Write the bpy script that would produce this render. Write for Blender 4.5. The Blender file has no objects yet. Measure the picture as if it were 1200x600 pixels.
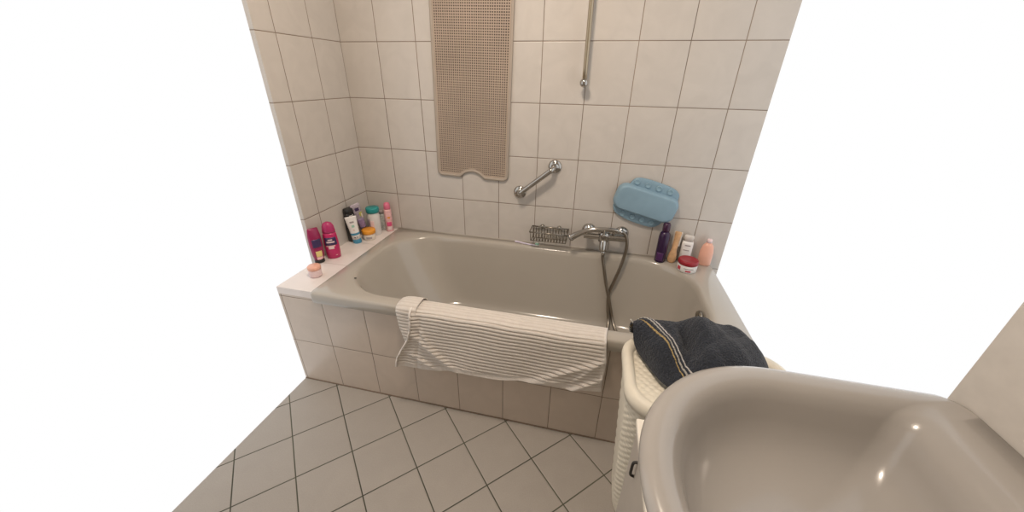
import bpy, bmesh, math, random
from mathutils import Vector, Matrix
random.seed(7)
PI = math.pi
sc = bpy.context.scene
COL = sc.collection

# ---------------------------------------------------------------- camera, world, exposure
F_PX = 416.24
Rw = [[0.9738160459871313, 0.22685039105500646, 0.014873084958407334],
      [0.11476504281334904, -0.4340764073305255, -0.8935360415490098],
      [-0.19624294516246824, 0.871846645160268, -0.44874506548456455]]
cam_d = bpy.data.cameras.new('camera'); cam = bpy.data.objects.new('camera', cam_d); COL.objects.link(cam)
cam_d.sensor_width = 36; cam_d.lens = F_PX / 1200 * 36; cam_d.clip_start = 0.02
cam.matrix_world = Matrix(((Rw[0][0], -Rw[1][0], -Rw[2][0], 1.2788),
                           (Rw[0][1], -Rw[1][1], -Rw[2][1], -1.7778),
                           (Rw[0][2], -Rw[1][2], -Rw[2][2], 1.3525), (0, 0, 0, 1)))
sc.camera = cam
sc.view_settings.view_transform = 'Standard'; sc.view_settings.look = 'None'
sc.view_settings.exposure = 0.0; sc.view_settings.gamma = 1.0; sc.view_settings.use_curve_mapping = False
w = bpy.data.worlds.new('world'); sc.world = w; w.use_nodes = True
w.node_tree.nodes['Background'].inputs[0].default_value = (1, 1, 1, 1)
w.node_tree.nodes['Background'].inputs[1].default_value = 1.0
LAMP_POS = (0.93, -1.06, 2.36); LAMP_STRENGTH = 124.0; LAMP_COL = (1.0, 0.84, 0.69)

# ---------------------------------------------------------------- materials
def new_mat(name):
    m = bpy.data.materials.new(name); m.use_nodes = True
    nt = m.node_tree; b = nt.nodes['Principled BSDF']
    return m, nt, b
def setin(b, **k):
    for n, v in k.items():
        b.inputs[n.replace('_', ' ')].default_value = v
def mat(name, col, rough=0.5, metal=0.0, noise=0.04, scale=30, bump=0.0, bscale=200, coat=0.0, trans=0.0, sheen=0.0):
    m, nt, b = new_mat(name)
    b.inputs['Roughness'].default_value = rough; b.inputs['Metallic'].default_value = metal
    b.inputs['Coat Weight'].default_value = coat; b.inputs['Transmission Weight'].default_value = trans
    b.inputs['Sheen Weight'].default_value = sheen
    tc = nt.nodes.new('ShaderNodeTexCoord')
    n = nt.nodes.new('ShaderNodeTexNoise'); n.inputs['Scale'].default_value = scale; n.inputs['Detail'].default_value = 3
    nt.links.new(tc.outputs['Object'], n.inputs['Vector'])
    r = nt.nodes.new('ShaderNodeValToRGB')
    r.color_ramp.elements[0].position = 0.3; r.color_ramp.elements[1].position = 0.7
    r.color_ramp.elements[0].color = tuple(c * (1 - noise) for c in col) + (1,)
    r.color_ramp.elements[1].color = tuple(min(1, c * (1 + noise)) for c in col) + (1,)
    nt.links.new(n.outputs['Fac'], r.inputs['Fac']); nt.links.new(r.outputs['Color'], b.inputs['Base Color'])
    if bump:
        n2 = nt.nodes.new('ShaderNodeTexNoise'); n2.inputs['Scale'].default_value = bscale; n2.inputs['Detail'].default_value = 4
        nt.links.new(tc.outputs['Object'], n2.inputs['Vector'])
        bp = nt.nodes.new('ShaderNodeBump'); bp.inputs['Strength'].default_value = bump; bp.inputs['Distance'].default_value = 0.002
        nt.links.new(n2.outputs['Fac'], bp.inputs['Height']); nt.links.new(bp.outputs['Normal'], b.inputs['Normal'])
    return m
def math_n(nt, op, a, b=None, c=None):
    n = nt.nodes.new('ShaderNodeMath'); n.operation = op
    for i, v in enumerate((a, b, c)):
        if v is None: continue
        if isinstance(v, (int, float)): n.inputs[i].default_value = v
        else: nt.links.new(v, n.inputs[i])
    return n.outputs[0]
def tile_mat(name, ua, va, us, vs, uo, vo, col, grout, gw=0.0016, rough=0.3, diag=False, speck=0.0, marble=0.05, bumpd=0.0012):
    """Square-set tiles: ua, va name the object axes (0,1,2); us, vs tile size; uo, vo offset of one joint."""
    m, nt, b = new_mat(name)
    tc = nt.nodes.new('ShaderNodeTexCoord'); sx = nt.nodes.new('ShaderNodeSeparateXYZ')
    nt.links.new(tc.outputs['Object'], sx.inputs[0])
    U, V = sx.outputs[ua], sx.outputs[va]
    if diag:
        u0 = math_n(nt, 'SUBTRACT', U, uo); v0 = math_n(nt, 'SUBTRACT', V, vo)
        k = 2 ** -0.5
        U = math_n(nt, 'MULTIPLY', math_n(nt, 'ADD', u0, v0), k); V = math_n(nt, 'MULTIPLY', math_n(nt, 'SUBTRACT', u0, v0), k)
        uo = vo = 0
    ds = []; cells = []
    for X, s, o in ((U, us, uo), (V, vs, vo)):
        if s is None: continue
        t = math_n(nt, 'DIVIDE', math_n(nt, 'SUBTRACT', X, o), s)
        fr = math_n(nt, 'FRACT', math_n(nt, 'ADD', t, 0.5))
        d = math_n(nt, 'MULTIPLY', math_n(nt, 'ABSOLUTE', math_n(nt, 'SUBTRACT', fr, 0.5)), s)
        ds.append(d); cells.append(math_n(nt, 'FLOOR', t))
    d = ds[0] if len(ds) == 1 else math_n(nt, 'MINIMUM', ds[0], ds[1])
    mr = nt.nodes.new('ShaderNodeMapRange'); mr.inputs[1].default_value = gw * 0.7; mr.inputs[2].default_value = gw * 1.25
    nt.links.new(d, mr.inputs[0])
    # tile tone: a cloudy marbling plus a slight shift from tile to tile
    wn = nt.nodes.new('ShaderNodeTexWhiteNoise'); wn.noise_dimensions = '2D'
    cx = nt.nodes.new('ShaderNodeCombineXYZ')
    nt.links.new(cells[0], cx.inputs[0]); 
    if len(cells) > 1: nt.links.new(cells[1], cx.inputs[1])
    nt.links.new(cx.outputs[0], wn.inputs['Vector'])
    ns = nt.nodes.new('ShaderNodeTexNoise'); ns.inputs['Scale'].default_value = 9; ns.inputs['Detail'].default_value = 6; ns.inputs['Distortion'].default_value = 1.2
    va_ = nt.nodes.new('ShaderNodeVectorMath'); va_.operation = 'MULTIPLY_ADD'
    nt.links.new(wn.outputs['Color'], va_.inputs[0]); va_.inputs[1].default_value = (7, 7, 7); nt.links.new(tc.outputs['Object'], va_.inputs[2])
    nt.links.new(va_.outputs[0], ns.inputs['Vector'])
    f = math_n(nt, 'ADD', math_n(nt, 'MULTIPLY', math_n(nt, 'SUBTRACT', ns.outputs['Fac'], 0.5), marble * 4),
               math_n(nt, 'MULTIPLY', math_n(nt, 'SUBTRACT', wn.outputs['Value'], 0.5), marble * 0.5))
    if speck:
        sp = nt.nodes.new('ShaderNodeTexNoise'); sp.inputs['Scale'].default_value = 260; sp.inputs['Detail'].default_value = 2
        nt.links.new(tc.outputs['Object'], sp.inputs['Vector'])
        f = math_n(nt, 'ADD', f, math_n(nt, 'MULTIPLY', math_n(nt, 'SUBTRACT', sp.outputs['Fac'], 0.5), speck))
    f = math_n(nt, 'ADD', f, 1.0)
    hs = nt.nodes.new('ShaderNodeVectorMath'); hs.operation = 'SCALE'; hs.inputs[0].default_value = col
    nt.links.new(f, hs.inputs['Scale'])
    # grout: stained unevenly
    gn = nt.nodes.new('ShaderNodeTexNoise'); gn.inputs['Scale'].default_value = 4; nt.links.new(tc.outputs['Object'], gn.inputs['Vector'])
    gr = nt.nodes.new('ShaderNodeValToRGB'); gr.color_ramp.elements[0].position = .35; gr.color_ramp.elements[1].position = .65
    gr.color_ramp.elements[0].color = tuple(c * .75 for c in grout) + (1,); gr.color_ramp.elements[1].color = tuple(c * 1.25 for c in grout) + (1,)
    nt.links.new(gn.outputs['Fac'], gr.inputs['Fac'])
    mx = nt.nodes.new('ShaderNodeMix'); mx.data_type = 'RGBA'
    nt.links.new(mr.outputs[0], mx.inputs[0]); nt.links.new(gr.outputs['Color'], mx.inputs[6]); nt.links.new(hs.outputs[0], mx.inputs[7])
    nt.links.new(mx.outputs[2], b.inputs['Base Color'])
    rr = nt.nodes.new('ShaderNodeMapRange'); rr.inputs[3].default_value = 0.9; rr.inputs[4].default_value = rough
    nt.links.new(mr.outputs[0], rr.inputs[0]); nt.links.new(rr.outputs[0], b.inputs['Roughness'])
    hm = nt.nodes.new('ShaderNodeMapRange'); hm.inputs[1].default_value = gw * 0.6; hm.inputs[2].default_value = gw * 3.5; hm.interpolation_type = 'SMOOTHSTEP'
    nt.links.new(d, hm.inputs[0])
    hh = math_n(nt, 'ADD', hm.outputs[0], math_n(nt, 'MULTIPLY', ns.outputs['Fac'], 0.12))
    bp = nt.nodes.new('ShaderNodeBump'); bp.inputs['Strength'].default_value = 0.6; bp.inputs['Distance'].default_value = bumpd
    nt.links.new(hh, bp.inputs['Height']); nt.links.new(bp.outputs['Normal'], b.inputs['Normal'])
    return m
TILE = (0.555, 0.517, 0.475); GROUT = (0.20, 0.150, 0.11)
M = {}
M['wall_back'] = tile_mat('wall_tile_back', 0, 2, .2, .249, 0.0, .7491, TILE, GROUT)
M['wall_left'] = tile_mat('wall_tile_left', 1, 2, .2, .249, -.192, .7491, TILE, GROUT)
M['apron'] = tile_mat('apron_tile', 0, 2, .2, .2435, .0121, 0.0, (0.58, 0.495, 0.42), GROUT, gw=.0014)
M['deck'] = tile_mat('deck_tile', 0, 1, None, .25, .0, -.235, (0.76, 0.70, 0.665), (0.36, .30, .25), gw=.001)
M['floor'] = tile_mat('floor_tile', 0, 1, .1995, .1995, .1811, -.7370, (0.36, 0.328, 0.292), (0.07, 0.07, 0.05), gw=.0022, rough=.5, diag=True, speck=.22, marble=.03)
M['plaster'] = mat('plaster', (.60, .57, .53), .8)
M['tub'] = mat('tub_enamel', (0.415, 0.38, 0.33), .16, noise=.015, scale=4, coat=.3)
M['chrome'] = mat('chrome', (.46, .445, .42), .12, 1.0, noise=.03)
M['steel'] = mat('steel', (.30, .275, .235), .26, 1.0, noise=.05)
M['hose'] = mat('hose_steel', (.30, .265, .22), .33, 1.0, noise=.05)
M['dark'] = mat('dark_rubber', (.03, .028, .026), .5)
M['mat_rubber'] = mat('mat_rubber', (.43, .345, .275), .6, noise=.10, scale=5)
M['mat_edge'] = mat('mat_edge', (.38, .325, .27), .65, noise=.04, scale=6)
M['towel'] = mat('white_terry', (.76, .71, .655), .95, noise=.03, scale=60, bump=.8, bscale=900, sheen=.3)
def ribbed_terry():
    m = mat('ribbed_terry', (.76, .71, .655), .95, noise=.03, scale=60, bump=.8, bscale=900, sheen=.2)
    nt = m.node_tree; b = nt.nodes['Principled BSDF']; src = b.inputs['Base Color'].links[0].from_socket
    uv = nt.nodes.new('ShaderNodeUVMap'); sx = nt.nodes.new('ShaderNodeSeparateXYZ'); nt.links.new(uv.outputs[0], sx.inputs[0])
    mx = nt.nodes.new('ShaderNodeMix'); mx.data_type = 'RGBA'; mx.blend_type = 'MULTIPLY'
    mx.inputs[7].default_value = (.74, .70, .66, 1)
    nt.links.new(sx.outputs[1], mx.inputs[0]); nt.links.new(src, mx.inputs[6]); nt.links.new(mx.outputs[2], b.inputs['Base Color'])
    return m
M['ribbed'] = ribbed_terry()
M['sink'] = mat('sink_ceramic', (.365, .345, .322), .22, noise=.01, scale=3, coat=.4)
M['hamper'] = mat('hamper_plastic', (.74, .695, .585), .5, noise=.03)
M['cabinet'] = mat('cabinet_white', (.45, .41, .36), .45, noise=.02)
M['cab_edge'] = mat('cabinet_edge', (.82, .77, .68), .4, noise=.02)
M['blue'] = mat('blue_vinyl', (.225, .345, .43), .5, noise=.06, scale=12, bump=.3, bscale=120)
M['blue_dim'] = mat('blue_cup', (.24, .37, .45), .4, noise=.05)
def pl(n, c, r=.35, **k): M[n] = mat(n, c, r, **k)
pl('black_plastic', (.012, .011, .011), .25); pl('white_plastic', (.82, .80, .78), .35); pl('tube_blue', (.06, .27, .42))
pl('teal', (.02, .27, .27)); pl('orange', (.80, .33, .03)); pl('cream', (.74, .68, .60)); pl('lilac', (.36, .31, .36), noise=.3, scale=90)
pl('violet', (.30, .22, .38), noise=.25, scale=80); pl('olive', (.45, .44, .10)); pl('pink_cap', (.70, .17, .27)); pl('pink_light', (.78, .46, .46), noise=.2, scale=70)
pl('magenta', (.50, .02, .12), .3); pl('magenta_dark', (.28, .015, .08), .3); pl('navy', (.05, .03, .10)); pl('pale_pink', (.80, .62, .62)); pl('yellow', (.75, .60, .22))
pl('purple_dark', (.030, .010, .045), .22); pl('wood', (.62, .38, .20), .5, noise=.2, scale=60); pl('red_lid', (.30, .012, .022), .35); pl('red_mark', (.55, .05, .08))
pl('peach', (.78, .42, .31), .4); pl('grey_print', (.35, .32, .32)); pl('green_bristle', (.35, .62, .50)); pl('lilac_handle', (.72, .66, .80), .3)
pl('glass_pale', (.70, .68, .66), .2); pl('grey_green', (.42, .44, .42), noise=.35, scale=120); pl('brown_print', (.35, .2, .12)); pl('pink_print', (.75, .08, .22))
M['clear'] = mat('clear_plastic', (.85, .84, .82), .12, trans=.75)

# ---------------------------------------------------------------- mesh helpers
def obj(name, bm, m, parent=None, smooth=True, loc=None):
    me = bpy.data.meshes.new(name); bmesh.ops.recalc_face_normals(bm, faces=bm.faces); bm.to_mesh(me); bm.free()
    ob = bpy.data.objects.new(name, me); COL.objects.link(ob)
    ms = m if isinstance(m, (list, tuple)) else [m]
    for x in ms: me.materials.append(x)
    for p in me.polygons: p.use_smooth = smooth
    if parent is not None: ob.parent = parent
    if loc: ob.location = loc
    return ob
def thing(name, label, cat, loc=(0, 0, 0), rot=(0, 0, 0), group=None):
    o = bpy.data.objects.new(name, None); COL.objects.link(o); o.empty_display_size = .05
    o.location = loc; o.rotation_euler = rot; o['label'] = label; o['category'] = cat
    if group: o['group'] = group
    return o
def tag(o, label, cat, group=None):
    o['label'] = label; o['category'] = cat
    if group: o['group'] = group
    return o
def struct(o, label=None, cat=None):
    o['kind'] = 'structure'
    if label: o['label'] = label
    if cat: o['category'] = cat
    return o
def box(bm, x0, x1, y0, y1, z0, z1, bev=0.0, seg=2):
    r = bmesh.ops.create_cube(bm, size=1.0)
    vs = r['verts']
    for v in vs: v.co = Vector(((x0 + x1) / 2 + v.co.x * (x1 - x0), (y0 + y1) / 2 + v.co.y * (y1 - y0), (z0 + z1) / 2 + v.co.z * (z1 - z0)))
    if bev:
        es = set(e for v in vs for e in v.link_edges)
        bmesh.ops.bevel(bm, geom=list(es), offset=bev, segments=seg, affect='EDGES', profile=.5)
    return bm
def loft(bm, rings, cap0=True, cap1=True, closed=True):
    vr = [[bm.verts.new(p) for p in r] for r in rings]
    n = len(rings[0])
    for a, b in zip(vr[:-1], vr[1:]):
        for i in range(n if closed else n - 1):
            j = (i + 1) % n
            bm.faces.new((a[i], a[j], b[j], b[i]))
    if cap0: bm.faces.new(list(reversed(vr[0])))
    if cap1: bm.faces.new(vr[-1])
    return vr
def lathe(bm, prof, seg=32, c=(0, 0, 0), sx=1, sy=1, cap0=True, cap1=True):
    rings = [[(c[0] + r * sx * math.cos(2 * PI * i / seg), c[1] + r * sy * math.sin(2 * PI * i / seg), c[2] + z) for i in range(seg)] for r, z in prof]
    loft(bm, rings, cap0, cap1)
def smooth_path(pts, n=8):
    P = [Vector(p) for p in pts]; out = []
    for i in range(len(P) - 1):
        p0 = P[max(i - 1, 0)]; p1 = P[i]; p2 = P[i + 1]; p3 = P[min(i + 2, len(P) - 1)]
        for k in range(n):
            t = k / n
            out.append(.5 * ((2 * p1) + (-p0 + p2) * t + (2 * p0 - 5 * p1 + 4 * p2 - p3) * t * t + (-p0 + 3 * p1 - 3 * p2 + p3) * t ** 3))
    out.append(P[-1]); return out
def tube(bm, pts, r, seg=12, sub=8, ribs=0, closed=False):
    path = smooth_path(pts, sub) if sub > 1 else [Vector(p) for p in pts]
    if ribs:      # resample evenly so the corrugation is regular
        L = [0]
        for a, b in zip(path[:-1], path[1:]): L.append(L[-1] + (b - a).length)
        n = int(L[-1] / ribs) * 2; res = []; k = 0
        for i in range(n + 1):
            s = L[-1] * i / n
            while k < len(L) - 2 and L[k + 1] < s: k += 1
            t = (s - L[k]) / max(L[k + 1] - L[k], 1e-9); res.append(path[k].lerp(path[k + 1], t))
        path = res
    T = []
    for i in range(len(path)):
        a = path[max(i - 1, 0)]; b = path[min(i + 1, len(path) - 1)]; T.append((b - a).normalized())
    up = Vector((0, 0, 1)) if abs(T[0].z) < .9 else Vector((1, 0, 0))
    N = (up - T[0] * up.dot(T[0])).normalized(); rings = []
    for i, p in enumerate(path):
        N = (N - T[i] * N.dot(T[i])).normalized(); B = T[i].cross(N)
        rr = r(i / (len(path) - 1)) if callable(r) else r
        if ribs: rr = rr * (1.0 if i % 2 else 0.88)
        rings.append([p + (N * math.cos(2 * PI * k / seg) + B * math.sin(2 * PI * k / seg)) * rr for k in range(seg)])
    loft(bm, rings)
    return path
def rrect(x0, x1, y0, y1, r, z, n=16):
    """rounded rectangle ring; r = one radius or (r_x0y0, r_x1y0, r_x1y1, r_x0y1)"""
    if not isinstance(r, (tuple, list)): r = (r,) * 4
    pts = []
    cs = [((x0, y0), 1, 1, PI, r[0]), ((x1, y0), -1, 1, 1.5 * PI, r[1]), ((x1, y1), -1, -1, 0, r[2]), ((x0, y1), 1, -1, .5 * PI, r[3])]
    for (cx, cy), sx, sy, a0, rr in cs:
        for k in range(n + 1):
            a = a0 + .5 * PI * k / n
            pts.append((cx + sx * rr + rr * math.cos(a), cy + sy * rr + rr * math.sin(a), z))
    # extra points along straight sides
    out = []
    m = len(pts)
    for i in range(m):
        p = pts[i]; q = pts[(i + 1) % m]; out.append(p)
        if (i + 1) % (n + 1) == 0:
            for k in range(1, 10): t = k / 10; out.append(tuple(p[j] + (q[j] - p[j]) * t for j in range(3)))
    return out
def grid(bm, f, nu, nv):
    vs = [[bm.verts.new(f(i / nu, j / nv)) for j in range(nv + 1)] for i in range(nu + 1)]
    for i in range(nu):
        for j in range(nv):
            bm.faces.new((vs[i][j], vs[i + 1][j], vs[i + 1][j + 1], vs[i][j + 1]))
    return vs
def solid(ob, t, off=0):
    m = ob.modifiers.new('thickness', 'SOLIDIFY'); m.thickness = t; m.offset = off; return ob
def lerp(a, b, t): return a + (b - a) * t
def interp(tbl, t):
    if t <= tbl[0][0]: return tbl[0][1]
    for (a, x), (b, y) in zip(tbl[:-1], tbl[1:]):
        if t <= b: 
            k = (t - a) / (b - a); return x + (y - x) * k
    return tbl[-1][1]
def sstep(a, b, x):
    t = max(0, min(1, (x - a) / (b - a))); return t * t * (3 - 2 * t)

# ---------------------------------------------------------------- room shell
XR = 1.95; YB = -2.6; H = 2.4
bm = bmesh.new(); box(bm, -.02, XR, 0, .1, 0, H); struct(obj('wall_back', bm, M['wall_back'], smooth=False))
bm = bmesh.new(); box(bm, -.02, 0, -.49, 0, 0, H); box(bm, -.02, 0, YB, -1.62, 0, H); struct(obj('wall_left', bm, M['wall_left'], smooth=False))  # second piece is unseen, added to block world light
bm = bmesh.new(); box(bm, XR, XR + .1, YB, -1.15, 0, H); struct(obj('wall_right_unseen', bm, M['plaster'], smooth=False))  # out of view; added to hold back world light behind the basin
bm = bmesh.new(); box(bm, -.1, XR + .1, YB - .1, YB, 0, H); struct(obj('wall_front_unseen', bm, M['plaster'], smooth=False))  # unseen rear wall, put in to occlude the white world
bm = bmesh.new(); box(bm, -.1, XR + .1, YB - .1, .1, H, H + .1); struct(obj('ceiling', bm, M['plaster'], smooth=False))  # unseen ceiling, put in to keep world light out
bm = bmesh.new(); box(bm, 0, XR, YB, 0, -.1, 0); struct(obj('floor', bm, M['floor'], smooth=False))
# tiled apron in front of the tub and the tiled shelf at its left end
YA = -.7278
bm = bmesh.new(); box(bm, 0, XR, YA, YA + .05, 0, .497); struct(obj('trim_1', bm, M['apron'], smooth=False), 'beige tiled front panel below the bathtub', 'tiled panel')
bm = bmesh.new(); box(bm, 0, .19, YA, 0, .4972, .530, .0); struct(obj('trim_2', bm, M['deck'], smooth=False), 'white tiled shelf at the left end of the bathtub', 'tiled shelf')
bm = bmesh.new(); box(bm, 0, XR, YA - .004, YA + .002, 0, .005, .001); struct(obj('trim_3', bm, mat('sealant', (.20, .15, .11), .7), smooth=False), 'dark joint line between tiled panel and floor', 'joint')
ZD = .530

# ceiling lamp
lamp = thing('ceiling_lamp', 'round glowing ceiling lamp above the bathtub front', 'lamp', (LAMP_POS[0], LAMP_POS[1], H))
bm = bmesh.new(); lathe(bm, [(.15, 0), (.155, -.012), (.15, -.022)], 40); obj('lamp_base', bm, M['white_plastic'], lamp)
m, nt, b = new_mat('lamp_glass'); b.inputs['Base Color'].default_value = (.9, .85, .75, 1)
b.inputs['Emission Color'].default_value = LAMP_COL + (1,); b.inputs['Emission Strength'].default_value = LAMP_STRENGTH
bm = bmesh.new(); lathe(bm, [(.13, -.022), (.128, -.04), (.11, -.062), (.07, -.078), (.02, -.084)], 32, cap0=False); obj('lamp_shade', bm, m, lamp)

# ---------------------------------------------------------------- bathtub
tub = thing('bathtub', 'large grey beige built-in bathtub behind the tiled front panel', 'bathtub', (0, 0, 0))
ZR = .537; X0, X1, Y0, Y1 = .176, 1.90, -.745, -.002
rings = [rrect(X0 + .004, X1 - .004, Y0 + .004, Y1 - .001, .012, .487),
         rrect(X0, X1, Y0, Y1, .015, .492), rrect(X0, X1, Y0, Y1, .016, ZR - .011), rrect(X0 + .001, X1 - .001, Y0 + .0025, Y1 - .001, .018, ZR - .004),
         rrect(X0 + .005, X1 - .005, Y0 + .008, Y1 - .003, .02, ZR), ]
rings[1:3] = [rings[1], rrect(X0, X1, Y0, Y1, .016, .51), rings[2]]
ix0, ix1, iy0, iy1 = .246, 1.787, -.682, -.058
rr = (.235, .20, .24, .235)
def inner(dx0, dx1, dy0, dy1, z, k=1.0): return rrect(ix0 + dx0, ix1 - dx1, iy0 + dy0, iy1 - dy1, tuple(q * k for q in rr), z)
rings += [inner(-.012, -.012, -.010, -.010, ZR, 1.03), inner(-.004, -.004, -.003, -.003, ZR - .002), inner(.003, .002, .004, .004, ZR - .010), inner(.012, .005, .008, .008, ZR - .03),
          inner(.035, .012, .016, .016, ZR - .08), inner(.085, .028, .034, .036, ZR - .18), inner(.14, .048, .056, .060, ZR - .27),
          inner(.178, .070, .075, .080, ZR - .330), inner(.192, .084, .084, .090, ZR - .352), inner(.208, .100, .096, .102, ZR - .366), inner(.232, .124, .114, .120, ZR - .376), inner(.28, .17, .15, .155, ZR - .381, .85), inner(.38, .27, .20, .205, ZR - .384, .55)]
bm = bmesh.new(); loft(bm, rings, cap0=False); o = obj('tub_shell', bm, M['tub'], tub)
# overflow ring on the right end wall
bm = bmesh.new()
lathe(bm, [(.002, .006), (.020, .006), (.028, .006), (.031, .014), (.036, .014), (.039, .006), (.039, 0)], 32)
o = obj('overflow_cover', bm, M['steel'], tub, loc=(1.776, -.450, .478)); o.rotation_euler = (0, -PI / 2 - .1, 0)
bm = bmesh.new(); lathe(bm, [(.002, .006), (.019, .006), (.020, .012), (.016, .014), (.004, .0145)], 24)
h = obj('overflow_knob', bm, M['chrome'], o)
bm = bmesh.new(); lathe(bm, [(.030, 0), (.030, .003), (.022, .004), (.004, .004)], 24); obj('drain', bm, M['chrome'], tub, loc=(1.40, -.37, ZR - .3845))
bm = bmesh.new(); lathe(bm, [(.0045, 0), (.0035, .0006)], 9, sx=1.5); o = obj('enamel_chip', bm, M['dark'], tub, loc=(.291, -.588, ZR + .0003)); o['label'] = 'dark chip in the enamel'
# pale sealant strip where the tub meets the wall
bm = bmesh.new()
tube(bm, [(.18, -.004, ZR + .001), (1.0, -.004, ZR + .001), (1.9, -.004, ZR + .001)], .0035, 8, 2); obj('sealant_strip', bm, mat('pale_sealant', (.44, .40, .35), .5), tub)

# ---------------------------------------------------------------- anti-slip mat on the wall
rm = thing('bath_mat', 'perforated beige anti-slip bath mat hanging flat on the tiled wall', 'bath mat', (.658, -.009, .874), (0, math.radians(-1.6) * -1, 0))
W2 = .194; LH = .97; P = .0104
def outline(inset):
    r = .03 - inset; x0 = -W2 + inset; x1 = W2 - inset; z0 = inset; z1 = LH - inset
    pts = []
    def arc(cx, cz, rad, a0, a1, n):
        for k in range(n + 1):
            a = lerp(a0, a1, k / n); pts.append((cx + rad * math.cos(a), cz + rad * math.sin(a)))
    def notch(sign, z):      # a segment of a circle cut out of the short side
        n = 16; Rn = .080; zc = Rn - .032; wN = math.sqrt((Rn + inset) ** 2 - (zc + inset) ** 2)
        for k in range(n + 1):
            x = sign * lerp(-wN, wN, k / n); pts.append((x, z + sign * (math.sqrt((Rn + inset) ** 2 - x * x) - zc - inset)))
    arc(x0 + r, z0 + r, r, PI, 1.5 * PI, 8); notch(1, z0); arc(x1 - r, z0 + r, r, 1.5 * PI, 2 * PI, 8)
    arc(x1 - r, z1 - r, r, 0, .5 * PI, 8); notch(-1, z1); arc(x0 + r, z1 - r, r, .5 * PI, PI, 8)
    return pts
o0, o1 = outline(0), outline(.013)
bm = bmesh.new()
def r3(pts, y): return [(x, y, z) for x, z in pts]
om, oi = outline(.003), outline(.010)
loft(bm, [r3(o1, .0045), r3(o0, .0045), r3(o0, -.001), r3(om, -.0035), r3(oi, -.0035), r3(o1, -.0005), r3(o1, .0045)], cap0=False, cap1=False)
obj('mat_border', bm, M['mat_edge'], rm)
def field_ok(x, z, ins):
    if abs(x) > W2 - ins or z < ins or z > LH - ins: return False
    for cz in (-.048, LH + .048):
        if math.hypot(x, z - cz) < .080 + ins: return False
    return True
bm = bmesh.new(); nx = 36; nz = int((LH - .02) / P); hw = .0030
vc = {}
def gv(x, y, z):
    k = (round(x, 5), y, round(z, 5))
    if k not in vc: vc[k] = bm.verts.new((x, y, z))
    return vc[k]
for i in range(nx):
    for j in range(nz):
        cx = (i - nx / 2 + .5) * P; cz = .0105 + (j + .5) * P
        if not field_ok(cx, cz, .010): continue
        xs = (cx - P / 2, cx - hw, cx + hw, cx + P / 2); zs = (cz - P / 2, cz - hw, cz + hw, cz + P / 2)
        hole = field_ok(cx, cz, .017)
        for a in range(3):
            for c in range(3):
                if hole and a == 1 and c == 1: continue
                q = [gv(xs[a], 0, zs[c]), gv(xs[a + 1], 0, zs[c]), gv(xs[a + 1], 0, zs[c + 1]), gv(xs[a], 0, zs[c + 1])]
                bm.faces.new(q)
        if hole:
            B = [gv(xs[a], .0045, zs[c]) for a, c in ((1, 1), (2, 1), (2, 2), (1, 2))]; Fv = [gv(xs[a], 0, zs[c]) for a, c in ((1, 1), (2, 1), (2, 2), (1, 2))]
            for k in range(4): bm.faces.new((Fv[k], Fv[(k + 1) % 4], B[(k + 1) % 4], B[k]))
obj('mat_field', bm, M['mat_rubber'], rm, smooth=False)
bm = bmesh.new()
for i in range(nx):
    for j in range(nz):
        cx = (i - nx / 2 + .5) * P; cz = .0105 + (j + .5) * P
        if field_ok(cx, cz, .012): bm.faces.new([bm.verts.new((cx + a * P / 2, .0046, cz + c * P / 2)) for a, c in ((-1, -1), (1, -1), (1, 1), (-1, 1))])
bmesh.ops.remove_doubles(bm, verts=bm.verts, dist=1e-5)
o = solid(obj('hole_shade_sheet', bm, mat('hole_shade', (.06, .038, .028), .8, noise=.1), rm, smooth=False), .0006, 1); o['label'] = 'added dark brown sheet painted as shade in the holes'  # dark sheet added behind the field; its colour paints shade into the holes
for sx in (-.14, -.047, .047, .14):      # suction cups that hold it to the tiles
    for z in (.12, .34, .56, .78, .90):
        bm = bmesh.new(); lathe(bm, [(.004, 0), (.004, .001), (.010, .0030)], 16)
        o = obj('suction_cup', bm, M['mat_rubber'], rm, loc=(sx, .0056, z)); o.rotation_euler = (-PI / 2, 0, 0)

# ---------------------------------------------------------------- grab rail
gr = thing('grab_rail', 'short slanted chrome grab rail screwed to the tiled wall', 'grab rail', (0, 0, 0))
A = Vector((.916, 0, .818)); B = Vector((1.090, 0, .962)); dr = (B - A).normalized()
bm = bmesh.new(); so = .050
tube(bm, [A + Vector((0, -.004, 0)), A + Vector((0, -.026, 0)) + dr * .002, A + Vector((0, -.044, 0)) + dr * .012, A + Vector((0, -so, 0)) + dr * .03, A.lerp(B, .5) + Vector((0, -so, 0)),
          B + Vector((0, -so, 0)) - dr * .03, B + Vector((0, -.044, 0)) - dr * .012, B + Vector((0, -.026, 0)) - dr * .002, B + Vector((0, -.004, 0))], .0125, 20, 8)
obj('rail', bm, M['chrome'], gr)
for Q in (A, B):
    bm = bmesh.new(); lathe(bm, [(.033, 0), (.033, .004), (.030, .009), (.021, .013), (.016, .014), (.0155, .02)], 36)
    o = obj('flange', bm, M['chrome'], gr, loc=Q); o.rotation_euler = (PI / 2, 0, 0)
    for k in range(2):
        bm = bmesh.new(); lathe(bm, [(.004, .0105), (.004, .0135), (.001, .0145)], 12, c=(.022 * (1 if k else -1) * .7, .022 * (1 if k else -1) * .7, 0)); obj('screw', bm, M['steel'], o)

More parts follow.
